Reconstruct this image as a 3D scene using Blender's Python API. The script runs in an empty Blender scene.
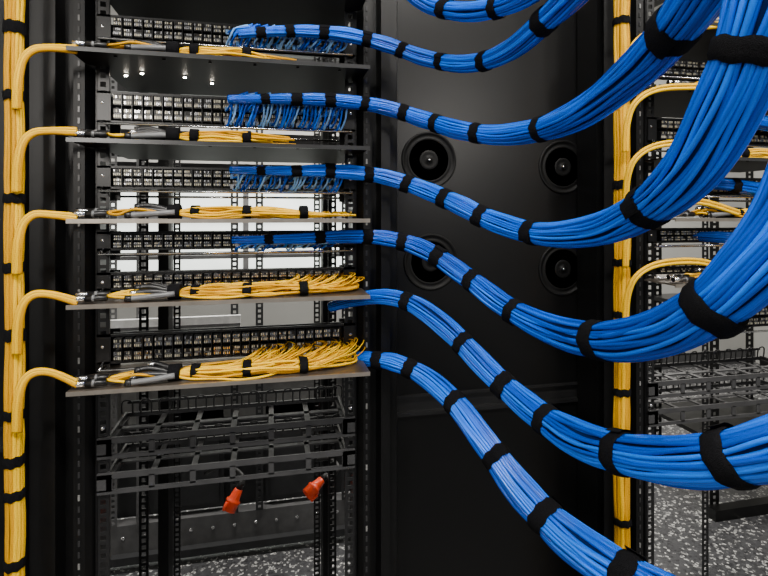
import bpy, math, random
from mathutils import Vector
random.seed(7)
A=math.radians(12.5); SA,CA=math.sin(A),math.cos(A)
EYE=Vector((0,-1.0,1.4)); F=512.0; HZ=215.0
def W(px,py,y):
    """world point on the vertical plane y=const (image pixel px,py projected along its camera ray)"""
    dx=(px-384)/F; dz=(HZ-py)/F
    dr=Vector((SA+dx*CA, CA-dx*SA, dz))
    return EYE+dr*((y+1.0)/dr.y)
def depth(p): return (p.x)*SA+(p.y+1.0)*CA

# ---------------------------------------------------------------- materials
def mat(name,col,rough=0.5,metal=0.0,var=0.15,scale=30,bump=0.0,emis=None,es=0,coat=0,spec=0.5):
    m=bpy.data.materials.new(name); m.use_nodes=True; n=m.node_tree.nodes; l=m.node_tree.links
    b=n['Principled BSDF']
    b.inputs['Roughness'].default_value=rough; b.inputs['Metallic'].default_value=metal
    b.inputs['Specular IOR Level'].default_value=spec
    b.inputs['Coat Weight'].default_value=coat; b.inputs['Coat Roughness'].default_value=.15
    tc=n.new('ShaderNodeTexCoord'); nz=n.new('ShaderNodeTexNoise'); nz.inputs['Scale'].default_value=scale
    nz.inputs['Detail'].default_value=4
    l.new(tc.outputs['Object'],nz.inputs['Vector'])
    r=n.new('ShaderNodeValToRGB')
    r.color_ramp.elements[0].position=0.3; r.color_ramp.elements[1].position=0.7
    r.color_ramp.elements[0].color=(*[c*(1-var) for c in col],1)
    r.color_ramp.elements[1].color=(*[min(1,c*(1+var)) for c in col],1)
    l.new(nz.outputs['Fac'],r.inputs['Fac']); l.new(r.outputs['Color'],b.inputs['Base Color'])
    if bump>0:
        bp=n.new('ShaderNodeBump'); bp.inputs['Strength'].default_value=bump; bp.inputs['Distance'].default_value=0.002
        l.new(nz.outputs['Fac'],bp.inputs['Height']); l.new(bp.outputs['Normal'],b.inputs['Normal'])
    if emis:
        b.inputs['Emission Color'].default_value=(*emis,1); b.inputs['Emission Strength'].default_value=es
    return m
BLUE=[mat('cable_blue_%d'%i,c,0.22,0,0.12,12,spec=.36) for i,c in enumerate([(0.0,0.105,0.70),(0.0,0.155,0.88),(0.0,0.06,0.46)])]
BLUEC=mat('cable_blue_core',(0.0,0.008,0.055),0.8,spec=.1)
YEL=[mat('cable_yellow_%d'%i,c,0.33,0,0.06,12,spec=.16) for i,c in enumerate([(0.80,0.44,0.0),(0.90,0.53,0.0),(0.60,0.29,0.0)])]
YELC=mat('cable_yellow_core',(0.18,0.08,0.0),0.8,spec=.1)
VEL=mat('velcro_black',(0.006,0.006,0.007),0.95,0,0.6,900,0.8,spec=0.08)
BLK=mat('powdercoat_black',(0.0035,0.0035,0.0036),0.40,0,0.2,60,0.05,spec=.33)
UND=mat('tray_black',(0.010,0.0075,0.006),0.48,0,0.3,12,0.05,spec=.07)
BLK2=mat('panel_black',(0.0035,0.0035,0.0036),0.34,0,0.15,8,0.03,spec=.33)
GROM=mat('grommet_black',(0.003,0.003,0.003),0.55,0,0.2,40,spec=.22)
RAIL=mat('rail_black',(0.010,0.010,0.0105),0.34)
PLAS=mat('plastic_black',(0.007,0.007,0.0075),0.33)
PLAS2=mat('plastic_charcoal',(0.026,0.026,0.027),0.28)
MGR=mat('manager_grey',(0.065,0.065,0.067),0.32,0.3)
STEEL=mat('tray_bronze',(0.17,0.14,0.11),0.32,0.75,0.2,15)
EDGE=mat('tray_edge_steel',(0.52,0.46,0.39),0.28,0.85)
CHR=mat('zinc_steel',(0.78,0.78,0.79),0.22,1.0)
GREY=mat('cabinet_grey',(0.032,0.033,0.035),0.5)
GREY2=mat('cabinet_grey_light',(0.12,0.12,0.122),0.5)
GREY3=mat('cabinet_grey_pale',(0.18,0.18,0.175),0.5)
ALU=mat('cable_duct_aluminium',(0.80,0.80,0.79),0.4)
BOOT=mat('boot_grey',(0.14,0.142,0.145),0.32)
SPK=mat('contact_ivory',(0.80,0.74,0.58),0.35,0.3,0.3,200)
SPB=mat('contact_pale_blue',(0.22,0.48,0.95),0.4)
RED=mat('plug_red',(0.95,0.065,0.01),0.35)
RUB=mat('rubber_black',(0.005,0.005,0.005),0.5)
GLINT=mat('glint_white',(1,1,1),0.3,emis=(1,0.9,0.75),es=140)  # emissive stand-in for reflected points of light

# ---------------------------------------------------------------- mesh builder
class M:
    def __init__(s): s.v=[];s.f=[];s.m=[];s.sm=[];s.mats=[]
    def mi(s,m):
        if m not in s.mats: s.mats.append(m)
        return s.mats.index(m)
    def face(s,idx,m,sm=False): s.f.append(idx); s.m.append(s.mi(m)); s.sm.append(sm)
    def box(s,x0,x1,y0,y1,z0,z1,m):
        b=len(s.v)
        for z in (z0,z1):
            for (x,y) in ((x0,y0),(x1,y0),(x1,y1),(x0,y1)): s.v.append((x,y,z))
        for q in ((0,3,2,1),(4,5,6,7),(0,1,5,4),(1,2,6,5),(2,3,7,6),(3,0,4,7)): s.face([b+i for i in q],m)
    def prism(s,pts,z0,z1,m,m2=None):
        b=len(s.v);n=len(pts)
        for z in (z0,z1):
            for p in pts: s.v.append((p[0],p[1],z))
        s.face([b+i for i in range(n)][::-1],m); s.face([b+n+i for i in range(n)],m)
        for i in range(n): s.face([b+i,b+(i+1)%n,b+n+(i+1)%n,b+n+i],m2 or m)
    def tube(s,path,rad,m,sides=8,sm=True,cap=True,frames=None):
        n=len(path)
        if not hasattr(rad,'__len__'): rad=[rad]*n
        fr=frames or frame(path); b=len(s.v)
        for i in range(n):
            u,w=fr[i]
            for k in range(sides):
                a=2*math.pi*k/sides
                s.v.append(tuple(path[i]+(u*math.cos(a)+w*math.sin(a))*rad[i]))
        for i in range(n-1):
            for k in range(sides):
                k2=(k+1)%sides
                s.face([b+i*sides+k,b+i*sides+k2,b+(i+1)*sides+k2,b+(i+1)*sides+k],m,sm)
        if cap:
            s.face([b+k for k in range(sides)][::-1],m); s.face([b+(n-1)*sides+k for k in range(sides)],m)
    def rod(s,a,b,r,m,sides=8): s.tube([Vector(a),Vector(b)],r,m,sides)
    def lathe(s,c,ax,prof,m,sides=32):
        c=Vector(c);ax=Vector(ax).normalized()
        p=[c+ax*q[0] for q in prof]
        u=ax.orthogonal().normalized();w=ax.cross(u)
        s.tube(p,[max(q[1],1e-5) for q in prof],m,sides,True,True,[(u,w)]*len(p))
    def obj(s,name,parent=None):
        me=bpy.data.meshes.new(name); me.from_pydata(s.v,[],s.f)
        for m in s.mats: me.materials.append(m)
        me.polygons.foreach_set('material_index',s.m); me.polygons.foreach_set('use_smooth',s.sm); me.update()
        o=bpy.data.objects.new(name,me); bpy.context.collection.objects.link(o)
        if parent: o.parent=parent
        return o
def empty(name):
    o=bpy.data.objects.new(name,None); bpy.context.collection.objects.link(o); return o
def frame(path):
    n=len(path); T=[]
    for i in range(n):
        t=path[min(i+1,n-1)]-path[max(i-1,0)]
        T.append(t.normalized() if t.length>1e-9 else Vector((1,0,0)))
    u=T[0].cross(Vector((0,0,1)))
    if u.length<0.1: u=T[0].cross(Vector((0,1,0)))
    u.normalize(); out=[]
    for i in range(n):
        u=(u-T[i]*u.dot(T[i])).normalized()
        out.append((u.copy(),T[i].cross(u)))
    return out
def catmull(P,k=10):
    out=[];n=len(P)
    for i in range(n-1):
        p0=P[max(i-1,0)];p1=P[i];p2=P[i+1];p3=P[min(i+2,n-1)]
        for j in range(k):
            t=j/k
            out.append([0.5*((2*b)+(-a+c)*t+(2*a-5*b+4*c-d)*t*t+(-a+3*b-3*c+d)*t**3) for a,b,c,d in zip(p0,p1,p2,p3)])
    out.append(list(P[-1])); return out
def curve(pts,k=8): return [Vector(q) for q in catmull([tuple(p) for p in pts],k)]

# ---------------------------------------------------------------- bundles
def bundle(name,ctrl,wraps,mats,core,N=20,k=12,wl=0.019,key=0,squeeze=0.07,thick=1.09,wob=0.05,P=None):
    """ctrl: (px,py,y,widthpx)"""
    if P is None:
        P=[]
        for (px,py,y,w) in ctrl:
            p=W(px,py,y); P.append((p.x,p.y,p.z,0.5*w*depth(p)/F,px,py))
    R=catmull(P,k); path=[Vector(q[:3]) for q in R]; rad=[q[3] for q in R]
    keyv=[q[4+key] for q in R]; L=[0]
    for i in range(1,len(path)): L.append(L[-1]+(path[i]-path[i-1]).length)
    wi=[min(range(len(R)),key=lambda i:abs(keyv[i]-w)) for w in wraps]
    fr=frame(path); e=empty(name)
    ws=[L[i] for i in wi]
    sq=[1-squeeze*max([math.exp(-((l-x)/0.025)**2) for x in ws]+[0]) for l in L]
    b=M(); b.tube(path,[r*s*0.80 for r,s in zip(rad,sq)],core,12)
    n=N
    for i in range(n):
        th=2*math.pi*i/n+random.uniform(-.07,.07); ph=[random.uniform(0,6.28) for _ in range(4)]
        f1=random.uniform(9,20);f2=random.uniform(9,20); rr=random.uniform(0.86,1.05); tw=0.5
        pts=[];rs=[]
        for j,p in enumerate(path):
            r=rad[j]*sq[j]; rs0=math.pi*r/n*0.98
            free=1-math.exp(-(min([abs(L[j]-x) for x in ws]+[9])/0.03)**2)
            a=th+tw*L[j]+(0.10*math.sin(f1*L[j]+ph[0])+0.05*math.sin(2.3*f2*L[j]+ph[1]))*(0.4+0.6*free)
            q=(r-rs0)*(1+(rr-1)*(.4+.6*free)+wob*free*math.sin(f2*L[j]+ph[2]))
            u,w=fr[j]; pts.append(p+(u*math.cos(a)+w*math.sin(a))*q); rs.append(rs0)
        b.tube(pts,rs,random.choice(mats),7)
    b.obj('cables',e)
    wv=M()
    def at(l):
        l=min(max(l,0),L[-1])
        for j in range(1,len(L)):
            if L[j]>=l:
                t=(l-L[j-1])/max(1e-9,L[j]-L[j-1]); return path[j-1].lerp(path[j],t), rad[j-1]+(rad[j]-rad[j-1])*t
        return path[-1],rad[-1]
    for x in ws:
        seg=5; c,rc=at(x); hl=wl*random.uniform(0.8,1.15)/2*(1+max(0,rc-.016)*22)
        ctr=[at(x-hl+2*hl*j/seg)[0] for j in range(seg+1)]
        ff=frame(ctr); axt=(ctr[-1]-ctr[0]).normalized()
        ro=rc*thick*0.94; K=26; t0=len(wv.v); a0=random.uniform(0,6.28); tilt=random.uniform(-.22,.22)
        ps=[random.uniform(0,6.28) for _ in range(3)]
        for s_ in range(seg+1):
            u,w=ff[s_]
            for kk in range(K+4):
                a=a0+2*math.pi*kk/K
                ext=ro*((.93 if s_ in (0,seg) else 1.0)+.004*kk/K*8+.012*math.sin(5*a+ps[0])+.01*math.sin(3*a+s_+ps[1]))
                if kk>=K: ext=ro*(1.075+.01*(kk-K))
                sh=tilt*ro*math.sin(a)
                wv.v.append(tuple(ctr[s_]+(u*math.cos(a)+w*math.sin(a))*ext+axt*(sh*.5+.0012*math.sin(7*a+ps[2]))))
        KK=K+4
        for s_ in range(seg):
            for kk in range(KK-1):
                wv.face([t0+s_*KK+kk,t0+s_*KK+kk+1,t0+(s_+1)*KK+kk+1,t0+(s_+1)*KK+kk],VEL,True)
    if ws: wv.obj('velcro_straps',e)
    return e,path,rad

B='blue_cable_bundle'
bundle(B,[(392,-26,-.12,17),(425,2,-.16,18),(460,11,-.22,20),(500,6,-.29,22),(540,-15,-.36,25),(570,-50,-.42,28)],[446,496],BLUE,BLUEC)
bundle(B,[(238,34,-.06,9),(290,31,-.06,12),(340,34,-.06,14),(385,44,-.07,15),(425,58,-.10,16),(465,64,-.17,18),(505,53,-.25,22),(548,18,-.35,27),(590,-25,-.44,34),(620,-70,-.5,40)],[262,290,325,368,402,441,484,543],BLUE,BLUEC,N=22)
bundle(B,[(228,99,-.05,8),(280,99,-.06,11),(330,100,-.06,14),(380,106,-.06,15),(420,118,-.09,17),(460,130,-.16,19),(500,135,-.22,21),(545,128,-.30,26),(590,107,-.40,33),(640,66,-.50,42),(685,15,-.58,52),(725,-50,-.63,62),(745,-110,-.66,66)],[268,295,328,362,403,437,475,540,676],BLUE,BLUEC,N=26)
bundle(B,[(230,170,-.05,7),(280,171,-.06,10),(330,171,-.06,14),(380,176,-.06,16),(420,188,-.09,18),(455,203,-.15,20),(495,222,-.21,22),(540,234,-.29,25),(590,231,-.39,33),(640,212,-.49,42),(690,170,-.57,54),(728,105,-.62,64),(757,30,-.65,72),(785,-60,-.67,80)],[262,298,328,367,408,445,482,533,648,750],BLUE,BLUEC,N=30)
bundle(B,[(232,240,-.05,7),(290,239,-.06,10),(340,237,-.06,13),(385,238,-.06,16),(425,250,-.09,19),(465,276,-.15,21),(510,309,-.23,24),(560,332,-.32,32),(610,341,-.41,40),(660,334,-.50,48),(710,308,-.57,58),(755,268,-.61,68),(800,215,-.64,80),(830,150,-.66,84)],[268,320,366,403,438,473,515,598,712],BLUE,BLUEC,N=30)
bundle(B,[(330,307,.02,10),(355,300,-.01,13),(385,297,-.05,16),(415,305,-.09,19),(450,331,-.15,22),(490,372,-.22,24),(535,412,-.30,29),(585,442,-.39,37),(640,457,-.48,44),(695,461,-.55,52),(750,454,-.60,58),(810,438,-.64,64)],[407,463,505,546,622,732],BLUE,BLUEC,N=30)
bundle(B,[(345,357,.03,12),(368,359,-.02,15),(395,363,-.06,18),(425,377,-.10,20),(455,403,-.16,24),(485,442,-.22,27),(520,489,-.28,32),(565,535,-.35,38),(620,573,-.42,45),(680,610,-.48,52)],[378,411,456,497,545,626],BLUE,BLUEC,N=26)

Y='yellow_fiber_bundle'
def vert_bundle(name,px,y,w,wraps,N):
    q=W(px,215,y); d=depth(q); r=.5*w*d/F; P=[]; z=.004
    while z<2.3:
        P.append((q.x+random.uniform(-.0015,.0015),y,z,r,px,215+(1.4-z)*F/d)); z+=.09
    return bundle(name,None,wraps,YEL,YELC,N=N,k=5,key=1,wob=0.07,thick=1.12,wl=0.017,P=P)
vert_bundle(Y,14.5,-.08,18,[25,99,194,262,338,410,462,488,556],12)
vert_bundle(Y,622,-.06,16,[20,95,182,262,315,394,440,520],11)

# ---------------------------------------------------------------- racks
TZ=[1.803,1.666,1.521,1.3916,1.255,1.1175]
XL,XR=-0.302,0.164
def holed(m,x0,x1,y,z0,z1,mt,t=0.003,pitch=0.01588,hole=0.0095):
    c=(x0+x1)/2
    m.box(x0,c-hole/2,y,y+t,z0,z1,mt); m.box(c+hole/2,x1,y,y+t,z0,z1,mt)
    z=z0
    while z<z1: m.box(c-hole/2,c+hole/2,y,y+t,z,z+pitch-hole,mt); z+=pitch
def rack(ox,main=True):
    m=M()
    H0,H1=0.0,2.2
    for sx in (0,1):
        if sx==0: a,b=XL+ox,XL+.021+ox
        else: a,b=XR-.021+ox,XR+ox
        holed(m,a,b,0,.05,H1-.05,RAIL)
        e=a if sx==0 else b
        m.box(e-.0015,e+.0015,0,.05,.05,H1-.05,RAIL)
        holed(m,a,b,.30,.05,H1-.05,RAIL); holed(m,a,b,.74,.05,H1-.05,RAIL)
        s=-1 if sx==0 else 1
        o=e+s*.004
        prof=[(0,.006),(.012,-.010),(.030,-.010),(.034,.012),(.050,.012),(.054,-.022),(.072,-.022),(.076,.004),(.104,.004),(.108,-.006)] if sx==0 else [(0,.004),(.010,-.012),(.022,-.012),(.026,.012),(.040,.012),(.044,-.018),(.062,-.018),(.066,.0),(.080,.0),(.084,.012)]
        for i in range(len(prof)-1):
            p,q=prof[i],prof[i+1]; n=len(m.v)
            for (u,v) in (p,q): 
                m.v.append((o+s*u,v,H0)); m.v.append((o+s*u,v,H1))
            m.face([n,n+1,n+3,n+2],BLK)
        w=prof[-1][0]
        m.box(min(o,o+s*w),max(o,o+s*w),.02,.095,H0,H1,BLK)
        m.box(min(o,o+s*.03),max(o,o+s*.03),.68,.76,H0,H1,BLK)
        for k in range(90):
            z=.3+k*.02
            x=o+s*(.021 if sx==0 else .016); yy=-.0105 if sx==0 else -.0125
            m.box(x-.0016,x+.0016,yy-.001,yy+.002,z,z+.010,PLAS2 if k%6 else GREY3)
    m.box(XL+ox-.1,XR+ox+.08,0,.76,2.16,2.2,BLK)
    m.box(XL+ox-.11,XR+ox+.08,.02,.095,0,.05,BLK)
    for z in (1.735,1.60,1.47,1.355,1.28,1.165,1.02,.97):
        for x in (XL+.0105+ox,XR-.0105+ox):
            m.lathe((x,0,z),(0,-1,0),[(0,.004),(.003,.004),(.0045,.002),(.0045,0)],CHR,10)
    return m.obj('network_rack')
rack(0); rack(1.13)

def tray(ox,z,kind):
    m=M(); y0,y1=-.10,.10
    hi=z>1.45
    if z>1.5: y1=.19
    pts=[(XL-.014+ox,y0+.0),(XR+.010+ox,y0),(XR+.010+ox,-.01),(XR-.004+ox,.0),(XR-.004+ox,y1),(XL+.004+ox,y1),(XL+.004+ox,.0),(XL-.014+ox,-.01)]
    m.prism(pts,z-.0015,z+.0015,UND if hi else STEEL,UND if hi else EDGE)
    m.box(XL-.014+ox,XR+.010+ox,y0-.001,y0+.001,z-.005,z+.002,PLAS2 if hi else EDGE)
    m.box(XL+.004+ox,XL+.006+ox,0,y1,z,z+.02,UND); m.box(XR-.006+ox,XR-.004+ox,0,y1,z,z+.02,UND)
    for k in range(6):
        x=XL+.05+k*.075+ox
        m.lathe((x,y0+.03,z-.0015),(0,0,-1),[(0,.003),(.0015,.003),(.0015,0)],UND,10)
    e=empty('fiber_tray'); m.obj('tray_plate',e)
    c=M()
    rnd=random.Random(int(z*1000)+int(ox*10))
    X0=XL+ox
    for j in range(2):
        zz=z+.010+.004*j; yy=-.088+.014*j
        c.rod((X0-.008,yy,zz),(X0+.010,yy,zz),.0055,CHR,12); c.rod((X0+.010,yy,zz),(X0+.042,yy,zz),.0052,PLAS,12)
        c.rod((X0+.020,yy,zz),(X0+.024,yy,zz),.0058,BOOT,12)
    for j in range(8):
        p=[(X0+.040,-.082+.002*j,z+.012),(X0+.060,-.092+.006*j,z+.008+rnd.uniform(0,.008)),(X0+.085,-.092+.005*j,z+.008+rnd.uniform(0,.012)),(X0+.125,-.085+.003*j,z+.012)]
        c.tube(curve(p,6),.0024,rnd.choice(YEL),6)
    for j in range(6):
        yy=-.092+.010*j; zz=z+.008+(j%3)*.007
        c.tube(curve([(X0+.075+.005*j,yy,zz),(X0+.105,yy,zz+.002),(X0+.145,yy*.6-.03,z+.013)],5),[.0048]*11,(BOOT,PLAS2,PLAS)[j%3],10)
        c.rod((X0+.070+.005*j,yy,zz),(X0+.080+.005*j,yy,zz),.0055,CHR if j%2 else PLAS,10)
    ng=26 if not hi else 18
    for j in range(ng):
        yy=-.092+.0026*j if not hi else -.094+.002*j; zz=z+.005+ (j%4)*.0042+rnd.uniform(0,.002)
        xe=XR+ox-rnd.uniform(.01,.07) if not hi else X0+rnd.uniform(.26,.36)
        u=lambda a=.004: rnd.uniform(-a,a)
        p=[(X0+.140,-.078+.0008*j,z+.012),(X0+.17,yy*.5-.037,zz),(X0+.21,yy+u(.006),zz+u()),(X0+.25,yy+u(.006),zz+u(.003)),(X0+.29,yy+u(.006),zz+u()),(X0+.34,yy+u(.006),zz+u(.003)),(xe,yy+.02,z+.008),(xe+.012,yy+.07,z+.010),(xe+.005,.0,z+.014)]
        if not hi and j%3==0: p=p[:5]+[(X0+.32,yy+.02,zz),(X0+.345,yy+.05,z+.012)]
        if hi: p=p[:4]+[(xe,yy+.03,zz)]
        c.tube(curve(p,6),.0022,rnd.choice(YEL),6)
    for xs in (.142,.176,.262,.36):
        if hi and xs>.3: continue
        rr=.0135 if xs<.15 else .0125
        hw=.009 if xs<.15 else .0065
        pr=[(-hw-.001,rr*.9),(-hw,rr),(hw,rr),(hw+.001,rr*.9)]
        n0=len(c.v); yc=-.066 if not hi else -.080
        c.lathe((X0+xs,yc,z+.0130),(1,0,0),pr,VEL,18)
        if not hi:
            for i in range(n0,len(c.v)):
                v=c.v[i]; c.v[i]=(v[0],yc+(v[1]-yc)*(2.3 if xs>.18 else 1.5),max(z+.0016,v[2]))
        else:
            for i in range(n0,len(c.v)):
                v=c.v[i]; c.v[i]=(v[0],max(-.0985,v[1]),max(z+.0016,v[2]))
    if z<1.30:
        n=80 if z<1.2 else 46
        xa=.25 if z<1.2 else .32
        for j in range(n):
            xs=X0+xa+(.45-xa)*j/n+rnd.uniform(-.008,.008); xt=min(XR+ox-.03,xs+rnd.uniform(-.04,.03))
            h=rnd.uniform(.012,.032 if z<1.2 else .024)
            p=[(xs-.05,-.06+rnd.uniform(-.03,.01),z+.014),(xs,-.045+rnd.uniform(-.02,.01),z+h*.9),(xs+.03,-.01+rnd.uniform(-.015,.01),z+h+.008),(xt+.01,.02,z+h+.004),(xt,.031,z+.03+rnd.uniform(-.006,.006))]
            c.tube(curve(p,5),.0012,rnd.choice(YEL),5)
            c.rod((xt,.026,z+.03),(xt,.045,z+.03),.003,PLAS,6)
    c.obj('fiber_cables',e)
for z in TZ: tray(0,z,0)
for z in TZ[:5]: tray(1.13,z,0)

def panel(ox,z0,z1,blue=None,rows=2,spk=SPK):
    m=M(); a=XL+ox;b=XR+ox
    m.box(a+.002,b-.002,-.004,-.001,z0,z0+.004,RAIL); m.box(a+.002,b-.002,-.004,-.001,z1-.004,z1,RAIL)
    m.box(a+.002,a+.024,-.004,-.001,z0,z1,PLAS); m.box(b-.024,b-.002,-.004,-.001,z0,z1,PLAS)
    m.box(a+.024,b-.024,.012,.016,z0,z1,PLAS)
    h=(z1-z0-.008)/rows
    rnd=random.Random(int(z0*999))
    for r in range(rows):
        for k in range(24):
            x=a+.030+k*(b-a-.060)/24; zz=z0+.004+r*h; w=(b-a-.060)/24*.78
            d=rnd.uniform(0,.004)
            m.box(x,x+w,-.008-d,.012,zz+h*.12,zz+h*.85,PLAS)
            m.box(x+w*.12,x+w*.88,-.0085-d,-.008-d,zz+h*.44,zz+h*.53,BOOT)
            m.box(x+w*1.02,x+w*1.10,-.012,.012,zz,zz+h*.95,PLAS2)
            for t in range(4):
                xx=x+w*(.08+.24*t)
                m.box(xx,xx+w*.14,-.010-d,-.008-d,zz+h*.20,zz+h*.40,spk if rnd.random()<.65 else CHR)
                m.box(xx,xx+w*.14,-.010-d,-.008-d,zz+h*.60,zz+h*.80,spk if rnd.random()<.35 else (CHR if rnd.random()<.6 else PLAS2))
    # zinc lacing bar carried on two arms
    m.rod((a+.01,-.026,z0-.005),(b-.01,-.026,z0-.005),.0022,CHR)
    for x in (a+.012,b-.012): m.rod((x,-.026,z0-.005),(x,0,z0+.004),.0020,CHR)
    m.rod((a+.025,.05,z0-.012),(b-.025,.05,z0-.012),.0022,CHR)
    m.box(a,a+.026,.048,.052,z0-.02,z1,RAIL); m.box(b-.026,b,.048,.052,z0-.02,z1,RAIL)
    e=empty('patch_panel'); m.obj('panel_body',e)
    if blue:
        c=M(); zb,xa,xb,n=blue
        for k in range(n):
            x=xa+(xb-xa)*(k+rnd.uniform(-.3,.3))/n+ox
            for r in range(2):
                zz=z0+.006+r*(z1-z0)*.45; q=rnd.uniform(-.005,.005)
                p=[(x,-.008,zz),(x+.001+q,-.024+q,zz-.004+rnd.uniform(-.006,.003)),(x+.008+q,-.038+q,zz-.004+.3*(zb-zz)),(x+.016,-.046,zb-.006),(x+.040+q,-.052,zb+rnd.uniform(-.005,.004))]
                c.tube(curve(p,5),.0019,rnd.choice(BLUE+[SPB,SPB]),6)
                c.box(x-.0028,x+.0028,-.014,-.008,zz-.004,zz+.004,SPB if (k+r)%2 else CHR)
        c.obj('blue_patch_cords',e)
def zpy(py): return 1.4+(215-py)/535
PN=[(24,48),(97,127),(168,190),(231,249),(270,287),(329,357)]
BL=[(zpy(33),-.08,.135,30),(zpy(99),-.08,.135,30),(zpy(170),-.07,.13,24),(zpy(240),-.06,.11,16),None,None]
for (p0,p1),bl in zip(PN,BL):
    panel(0,zpy(p1),zpy(p0),bl); panel(1.13,zpy(p1),zpy(p0),None)

def manager(ox,z,y0=-.004,y1=.115):
    m=M(); a=XL+.022+ox; b=XR-.022+ox; n=12
    H=.024
    m.box(a-.02,b+.02,y0-.002,y0+.001,z-.002,z+.009,MGR)
    m.box(a-.02,b+.02,y0-.002,y0+.001,z-H-.005,z-H+.003,MGR)
    m.box(a-.02,a+.004,y0-.002,y0+.001,z-H,z+.006,MGR); m.box(b-.004,b+.02,y0-.002,y0+.001,z-H,z+.006,MGR)
    m.box(a,b,y1-.002,y1+.002,z,z+.008,PLAS2); m.box(a,b,y1-.002,y1+.002,z+.026,z+.031,PLAS2)
    for k in range(n+1):
        x=a+(b-a)*k/n
        if k%2==0:
            m.box(x-.005,x+.005,y0,y1,z-.001,z+.002,MGR)
            m.box(x-.005,x+.005,y0-.002,y0+.001,z-H,z,MGR)
        # rounded D-fingers on the rear bar
        m.tube(curve([(x-.010,y1-.002,z+.006),(x-.010,y1-.004,z+.026),(x-.005,y1-.006,z+.034),(x+.005,y1-.006,z+.034),(x+.010,y1-.004,z+.026),(x+.010,y1-.002,z+.006)],4),.0018,PLAS2,6)
    m.box(a,b,.05,.062,z-.001,z+.002,MGR)
    m.box(a-.004,a,y0,y1,z-.018,z+.010,PLAS2); m.box(b,b+.004,y0,y1,z-.018,z+.010,PLAS2)
    return m.obj('cable_management_tray')
for z in (.995,.932):
    manager(0,z); manager(1.13,z+.02)

# ---------------------------------------------------------------- blanking panels between racks
def blank(x0,x1,y,grom=True):
    m=M()
    m.box(x0,x1,y,y+.02,1.0,2.2,BLK2); m.box(x0,x1,y,y+.02,0,.955,BLK2)
    m.box(x0,x1,y-.008,y+.02,.955,.962,RAIL); m.box(x0,x1,y+.004,y+.02,.962,1.0,RAIL); m.box(x0,x1,y-.006,y+.02,.995,1.0,RAIL)
    m.box(x0,x0+.006,y-.012,y,0,2.2,RAIL); m.box(x1-.012,x1,y-.012,y,0,2.2,RAIL)
    o=empty('vertical_blanking_panel'); m.obj('panel_sheet',o)
    if grom:
        for (px,py) in ((429,160),(563,167),(431,262),(563,269)):
            c=W(px,py,y); g=M()
            R=.064
            g.lathe((c.x,y+.001,c.z),(0,-1,0),[(0,R),(.003,R),(.004,R*.98),(.004,R*.92),(.002,R*.90),(.001,R*.80),(.0015,R*.79),(.0015,R*.74),(.001,R*.72),(.001,R*.34),(.0015,R*.33),(.0018,R*.26),(.0012,R*.22),(.0012,R*.08),(.003,R*.07),(.003,0)],GROM,40)
            g.lathe((c.x,y-.003,c.z),(0,-1,0),[(0,.003),(.0015,.0025),(.0015,0)],CHR,12)
            g.obj('grommet_cover',o)
blank(.262,.752,.10)
blank(-.92,-.425,.10,False)

# ---------------------------------------------------------------- yellow breakouts
def brk(name,paths,r=.0042,y=-.085):
    e=empty(name); c=M()
    for j,pp in enumerate(paths):
        pts=[W(a,b,yy) for a,b,yy in pp]
        c.tube(curve(pts,10),r,YEL[j%3],10)
    c.obj('cables',e)
for dy,(yb) in enumerate((47,130,212,292,370)):
    end={47:49,130:131,212:217,292:301,370:383}[yb]
    P=[]
    for j in range(3):
        o=j*2.6; P.append([(14+j*3,yb+62,-.095),(15+j*3,yb+34,-.10),(21+j*2,yb+12+o*.4,-.10),(33+j,yb+1+o*.7,-.098),(52,yb-2+o*.7+(1 if end-yb<5 else 3),-.095),(77,end-2+o,-.09)])
    brk('yellow_fiber_breakout',P,.0034)
for yb,e1 in ((32,22),(92,88),(148,146),(207,212),(267,272)):
    P=[]
    for j in range(2):
        o=j*3.4
        P.append([(624+j*3,yb+60,-.09),(626+j*3,yb+30,-.10),(636+o*.6,yb+8+o*.5,-.11),(660,yb-5+o,-.11),(700,yb-7+o,-.10),(738,e1+o-1,-.09)])
    brk('yellow_fiber_breakout',P,.0036)
for py in (118,185,238):
    c=[(690,py-2,.01,8),(720,py-1,-.04,12),(750,py+3,-.05,15),(800,py+12,-.05,16),(860,py+25,-.05,18)]
    bundle(B,c,[735],BLUE,BLUEC,N=12,k=6)

# ---------------------------------------------------------------- power plugs
def plug(px,py,y,ax,cab):
    e=empty('power_plug'); m=M(); c=W(px,py,y); ax=Vector(ax).normalized()
    s=.68
    m.lathe(c,ax,[(a*s,b*s) for a,b in [(-.042,.012),(-.040,.017),(-.010,.021),(.0,.024),(.004,.030),(.010,.031),(.012,.028),(.045,.028),(.045,.024),(.020,.024),(.020,0)]],RED,24)
    m.lathe(c-ax*.042*s,-ax,[(0,.010),(.014,.009),(.022,.007),(.022,0)],RUB,16)
    side=ax.orthogonal().normalized()
    m.lathe(c+side*.020+ax*.01,ax,[(0,.005),(.022,.004),(.024,0)],RED,10)
    pts=[c-ax*.045]+[W(a,b,yy) for a,b,yy in cab]
    m.tube(curve(pts,10),.006,RUB,10); m.obj('plug_and_cord',e)
plug(234,499,.50,(-.45,-.2,-.85),[(243,484,.5),(242,475,.52),(232,468,.55),(218,467,.6),(206,473,.66)])
plug(315,487,.50,(-.75,-.4,-.45),[(331,479,.5),(338,467,.52),(330,459,.56),(318,460,.62)])

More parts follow.
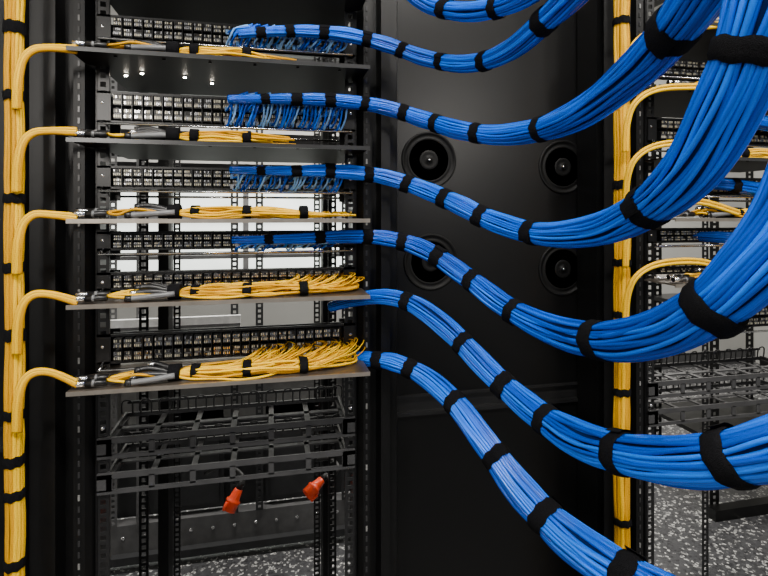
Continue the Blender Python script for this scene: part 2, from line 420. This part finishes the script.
# ---------------------------------------------------------------- rear row cabinet
m=M(); y=1.2
m.box(-1.3,.55,y,y+.05,.03,.17,GREY2); m.box(-1.3,.55,y-.03,y+.0,.03,.06,GREY)
for k in range(22):
    m.lathe((-1.25+k*.085,y,.12),(0,-1,0),[(0,.008),(.004,.007),(.004,0)],CHR,10)
for x in (-.95,-.62,-.52,-.16,-.06,.30):
    holed(m,x,x+.03,y-.004,.17,2.1,GREY2 if x<-.3 else GREY,pitch=.022,hole=.012)
for x0,x1 in ((-.90,-.66),(-.48,-.19),(-.02,.26)):
    m.box(x0,x1,y+.03,y+.04,.19,.54,GREY); m.box(x0+.02,x1-.02,y+.02,y+.03,.21,.47,GREY)
    m.box(x0,x1,y+.02,y+.03,.56,.60,GREY)
m.box(-1.3,.55,y+.06,y+.07,.17,.86,GREY)
m.box(-1.3,.55,y+.02,y+.03,.56,.84,GREY3)
m.box(-1.3,.55,y,y+.02,.86,.885,BLK)
m.box(-.62,-.12,y-.03,y-.01,.925,.990,ALU); m.box(-.62,-.12,y-.035,y-.03,.950,.960,GREY2)
m.box(-1.3,.55,y,y+.03,1.22,1.235,GREY2); 
m.box(-1.3,.55,y,y+.6,2.1,2.14,GREY)
for k in range(9): m.box(-1.3,.55,y,y+.02,1.50+k*.065,1.50+k*.065+.045,BLK)
m.obj('server_cabinet')

# far shelving at the right edge
m=M()
for x in (2.0,2.6):
    holed(m,x,x+.05,1.0,0,2.1,BLK,pitch=.03,hole=.016)
for z in (.35,.95,1.5):
    m.box(1.98,2.67,.9,1.4,z,z+.02,BLK)
m.box(1.98,2.67,.95,1.0,0,.05,BLK)
for x in (2.0,2.6): holed(m,x,x+.05,1.36,0,2.1,BLK,pitch=.03,hole=.016)
m.obj('open_frame_rack')

# ---------------------------------------------------------------- room
def room(name,x0,x1,y0,y1,z0,z1,mt):
    b=M(); b.box(x0,x1,y0,y1,z0,z1,mt); return b.obj(name)
fl=bpy.data.materials.new('floor_speckled_vinyl'); fl.use_nodes=True; n=fl.node_tree.nodes; l=fl.node_tree.links
bs=n['Principled BSDF']; bs.inputs['Roughness'].default_value=.35
tc=n.new('ShaderNodeTexCoord'); v=n.new('ShaderNodeTexVoronoi'); v.inputs['Scale'].default_value=90
nz=n.new('ShaderNodeTexNoise'); nz.inputs['Scale'].default_value=110; nz.inputs['Detail'].default_value=3
r1=n.new('ShaderNodeValToRGB'); r1.color_ramp.interpolation='CONSTANT'
els=r1.color_ramp.elements; els[0].color=(.05,.051,.053,1); els[1].position=.55; els[1].color=(.085,.087,.09,1)
e=els.new(.82); e.color=(.62,.62,.6,1); e=els.new(.2); e.color=(.02,.02,.022,1); e=els.new(.36); e.color=(.07,.07,.075,1)
sep=n.new('ShaderNodeSeparateColor')
l.new(tc.outputs['Object'],v.inputs['Vector']); l.new(v.outputs['Color'],sep.inputs[0]); l.new(sep.outputs[0],r1.inputs['Fac'])
r2=n.new('ShaderNodeValToRGB'); r2.color_ramp.elements[0].position=.4; r2.color_ramp.elements[1].position=.6
l.new(tc.outputs['Object'],nz.inputs['Vector']); l.new(nz.outputs['Fac'],r2.inputs['Fac'])
mx=n.new('ShaderNodeMix'); mx.data_type='RGBA'; mx.inputs[6].default_value=(.065,.065,.07,1)
l.new(r2.outputs['Color'],mx.inputs[0]); l.new(r1.outputs['Color'],mx.inputs[7]); l.new(mx.outputs[2],bs.inputs['Base Color'])
WALL=mat('wall_paint',(.38,.38,.36),.8,0,.04,3); CEIL=mat('ceiling_paint',(.50,.50,.49),.85,0,.05,3)
room('floor',-2.6,4.6,-2.6,3.1,-.1,0,fl)
room('wall_back',-2.6,4.6,3.0,3.1,0,3.0,WALL)
room('wall_left',-2.6,-2.5,-2.6,3.0,0,3.0,WALL)
room('wall_right',4.5,4.6,-2.6,3.0,0,3.0,WALL)
room('ceiling',-2.6,4.6,-2.6,3.1,3.0,3.1,CEIL)
BASE=mat('baseboard_grey',(.05,.05,.052),.5)
room('baseboard_back',-2.5,4.5,2.985,3.0,0,.12,BASE)
w=M(); PANE=mat('daylight_glazing',(.6,.65,.62),.2,var=.4,scale=3,emis=(.95,1,.93),es=1.8)
w.box(-1.6,.6,2.97,2.975,.95,1.75,PANE)
for x in (-1.62,-.9,-.2,.58): w.box(x,x+.04,2.95,3.0,.92,1.78,GREY2)
for z in (.92,1.36,1.74): w.box(-1.62,.62,2.95,3.0,z,z+.04,GREY2)
w.obj('window_1')
def area(name,loc,sx,sy,p,col=(1,.96,.90)):
    e=empty(name); f=M(); f.box(loc[0]-sx/2-.03,loc[0]+sx/2+.03,loc[1]-sy/2-.03,loc[1]+sy/2+.03,2.96,3.0,CHR); f.obj('lamp_housing',e)
    d=bpy.data.lights.new(name,'AREA'); d.shape='RECTANGLE'; d.size=sx; d.size_y=sy; d.energy=p; d.color=col
    o=bpy.data.objects.new('lamp_panel',d); o.location=(loc[0],loc[1],2.95); bpy.context.collection.objects.link(o); o.parent=e
area('aisle_fill_light',(.3,-1.3),1.4,.15,82)
area('aisle_fill_light',(-1.3,-1.1),.2,1.2,36)
area('aisle_fill_light',(1.9,-.9),.2,1.4,42)
area('aisle_fill_light',(0,2.2),1.8,.4,80)
area('aisle_fill_light',(-.1,.98),1.4,.12,70)  # unseen lamp added over the aisle to brighten the rear cabinets
area('aisle_fill_light',(2.6,2.0),1.2,.4,85)
# unseen fill lights on tripods, added behind the camera for even front light
def fill_light(x,y,h,p):
    e=empty('fill_light'); m=M()
    for k in range(3):
        a=k*2.094+.5; m.rod((x+.4*math.cos(a),y+.4*math.sin(a),.012),(x,y,.75),.012,BLK,10)
    m.rod((x,y,.6),(x,y,h-.16),.014,CHR,10)
    m.box(x-.24,x+.24,y-.05,y-.005,h-.17,h+.17,BLK)
    for k in range(9): m.box(x-.22+k*.052,x-.21+k*.052,y-.09,y-.05,h-.15,h+.15,BLK)
    m.obj('stand_and_head',e)
    d=bpy.data.lights.new('fill_light','AREA'); d.shape='RECTANGLE'; d.size=.45; d.size_y=.31; d.energy=p; d.color=(1,.95,.88)
    o=bpy.data.objects.new('lamp_panel',d); o.location=(x,y+.01,h); o.rotation_euler=(math.radians(90),0,math.atan2(x*.6,2.2)); bpy.context.collection.objects.link(o); o.parent=e
fill_light(-.9,-2.3,1.95,28)
fill_light(1.1,-2.3,2.0,18)
wd=bpy.data.worlds.new('world'); bpy.context.scene.world=wd; wd.use_nodes=True
wd.node_tree.nodes['Background'].inputs[0].default_value=(.95,.97,1,1); wd.node_tree.nodes['Background'].inputs[1].default_value=.16
for (px,py) in ((126,74),(142,72),(185,76),(212,82)):  # glowing dots imitate star reflections on the tray underside
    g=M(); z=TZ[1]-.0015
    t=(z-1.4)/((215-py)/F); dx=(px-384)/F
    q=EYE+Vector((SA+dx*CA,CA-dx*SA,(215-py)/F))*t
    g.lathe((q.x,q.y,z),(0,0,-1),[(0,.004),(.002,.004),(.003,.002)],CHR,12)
    g.lathe((q.x,q.y,z-.003),(0,0,-1),[(0,.003),(.001,.0024),(.001,0)],GLINT,10); g.obj('star_glint')
cd=bpy.data.cameras.new('camera'); cam=bpy.data.objects.new('camera',cd); bpy.context.collection.objects.link(cam)
cam.location=EYE; cam.rotation_euler=(math.radians(90),0,-A); cd.lens=24; cd.sensor_width=36; cd.shift_y=-(288-HZ)/768; cd.clip_start=.01
bpy.context.scene.camera=cam
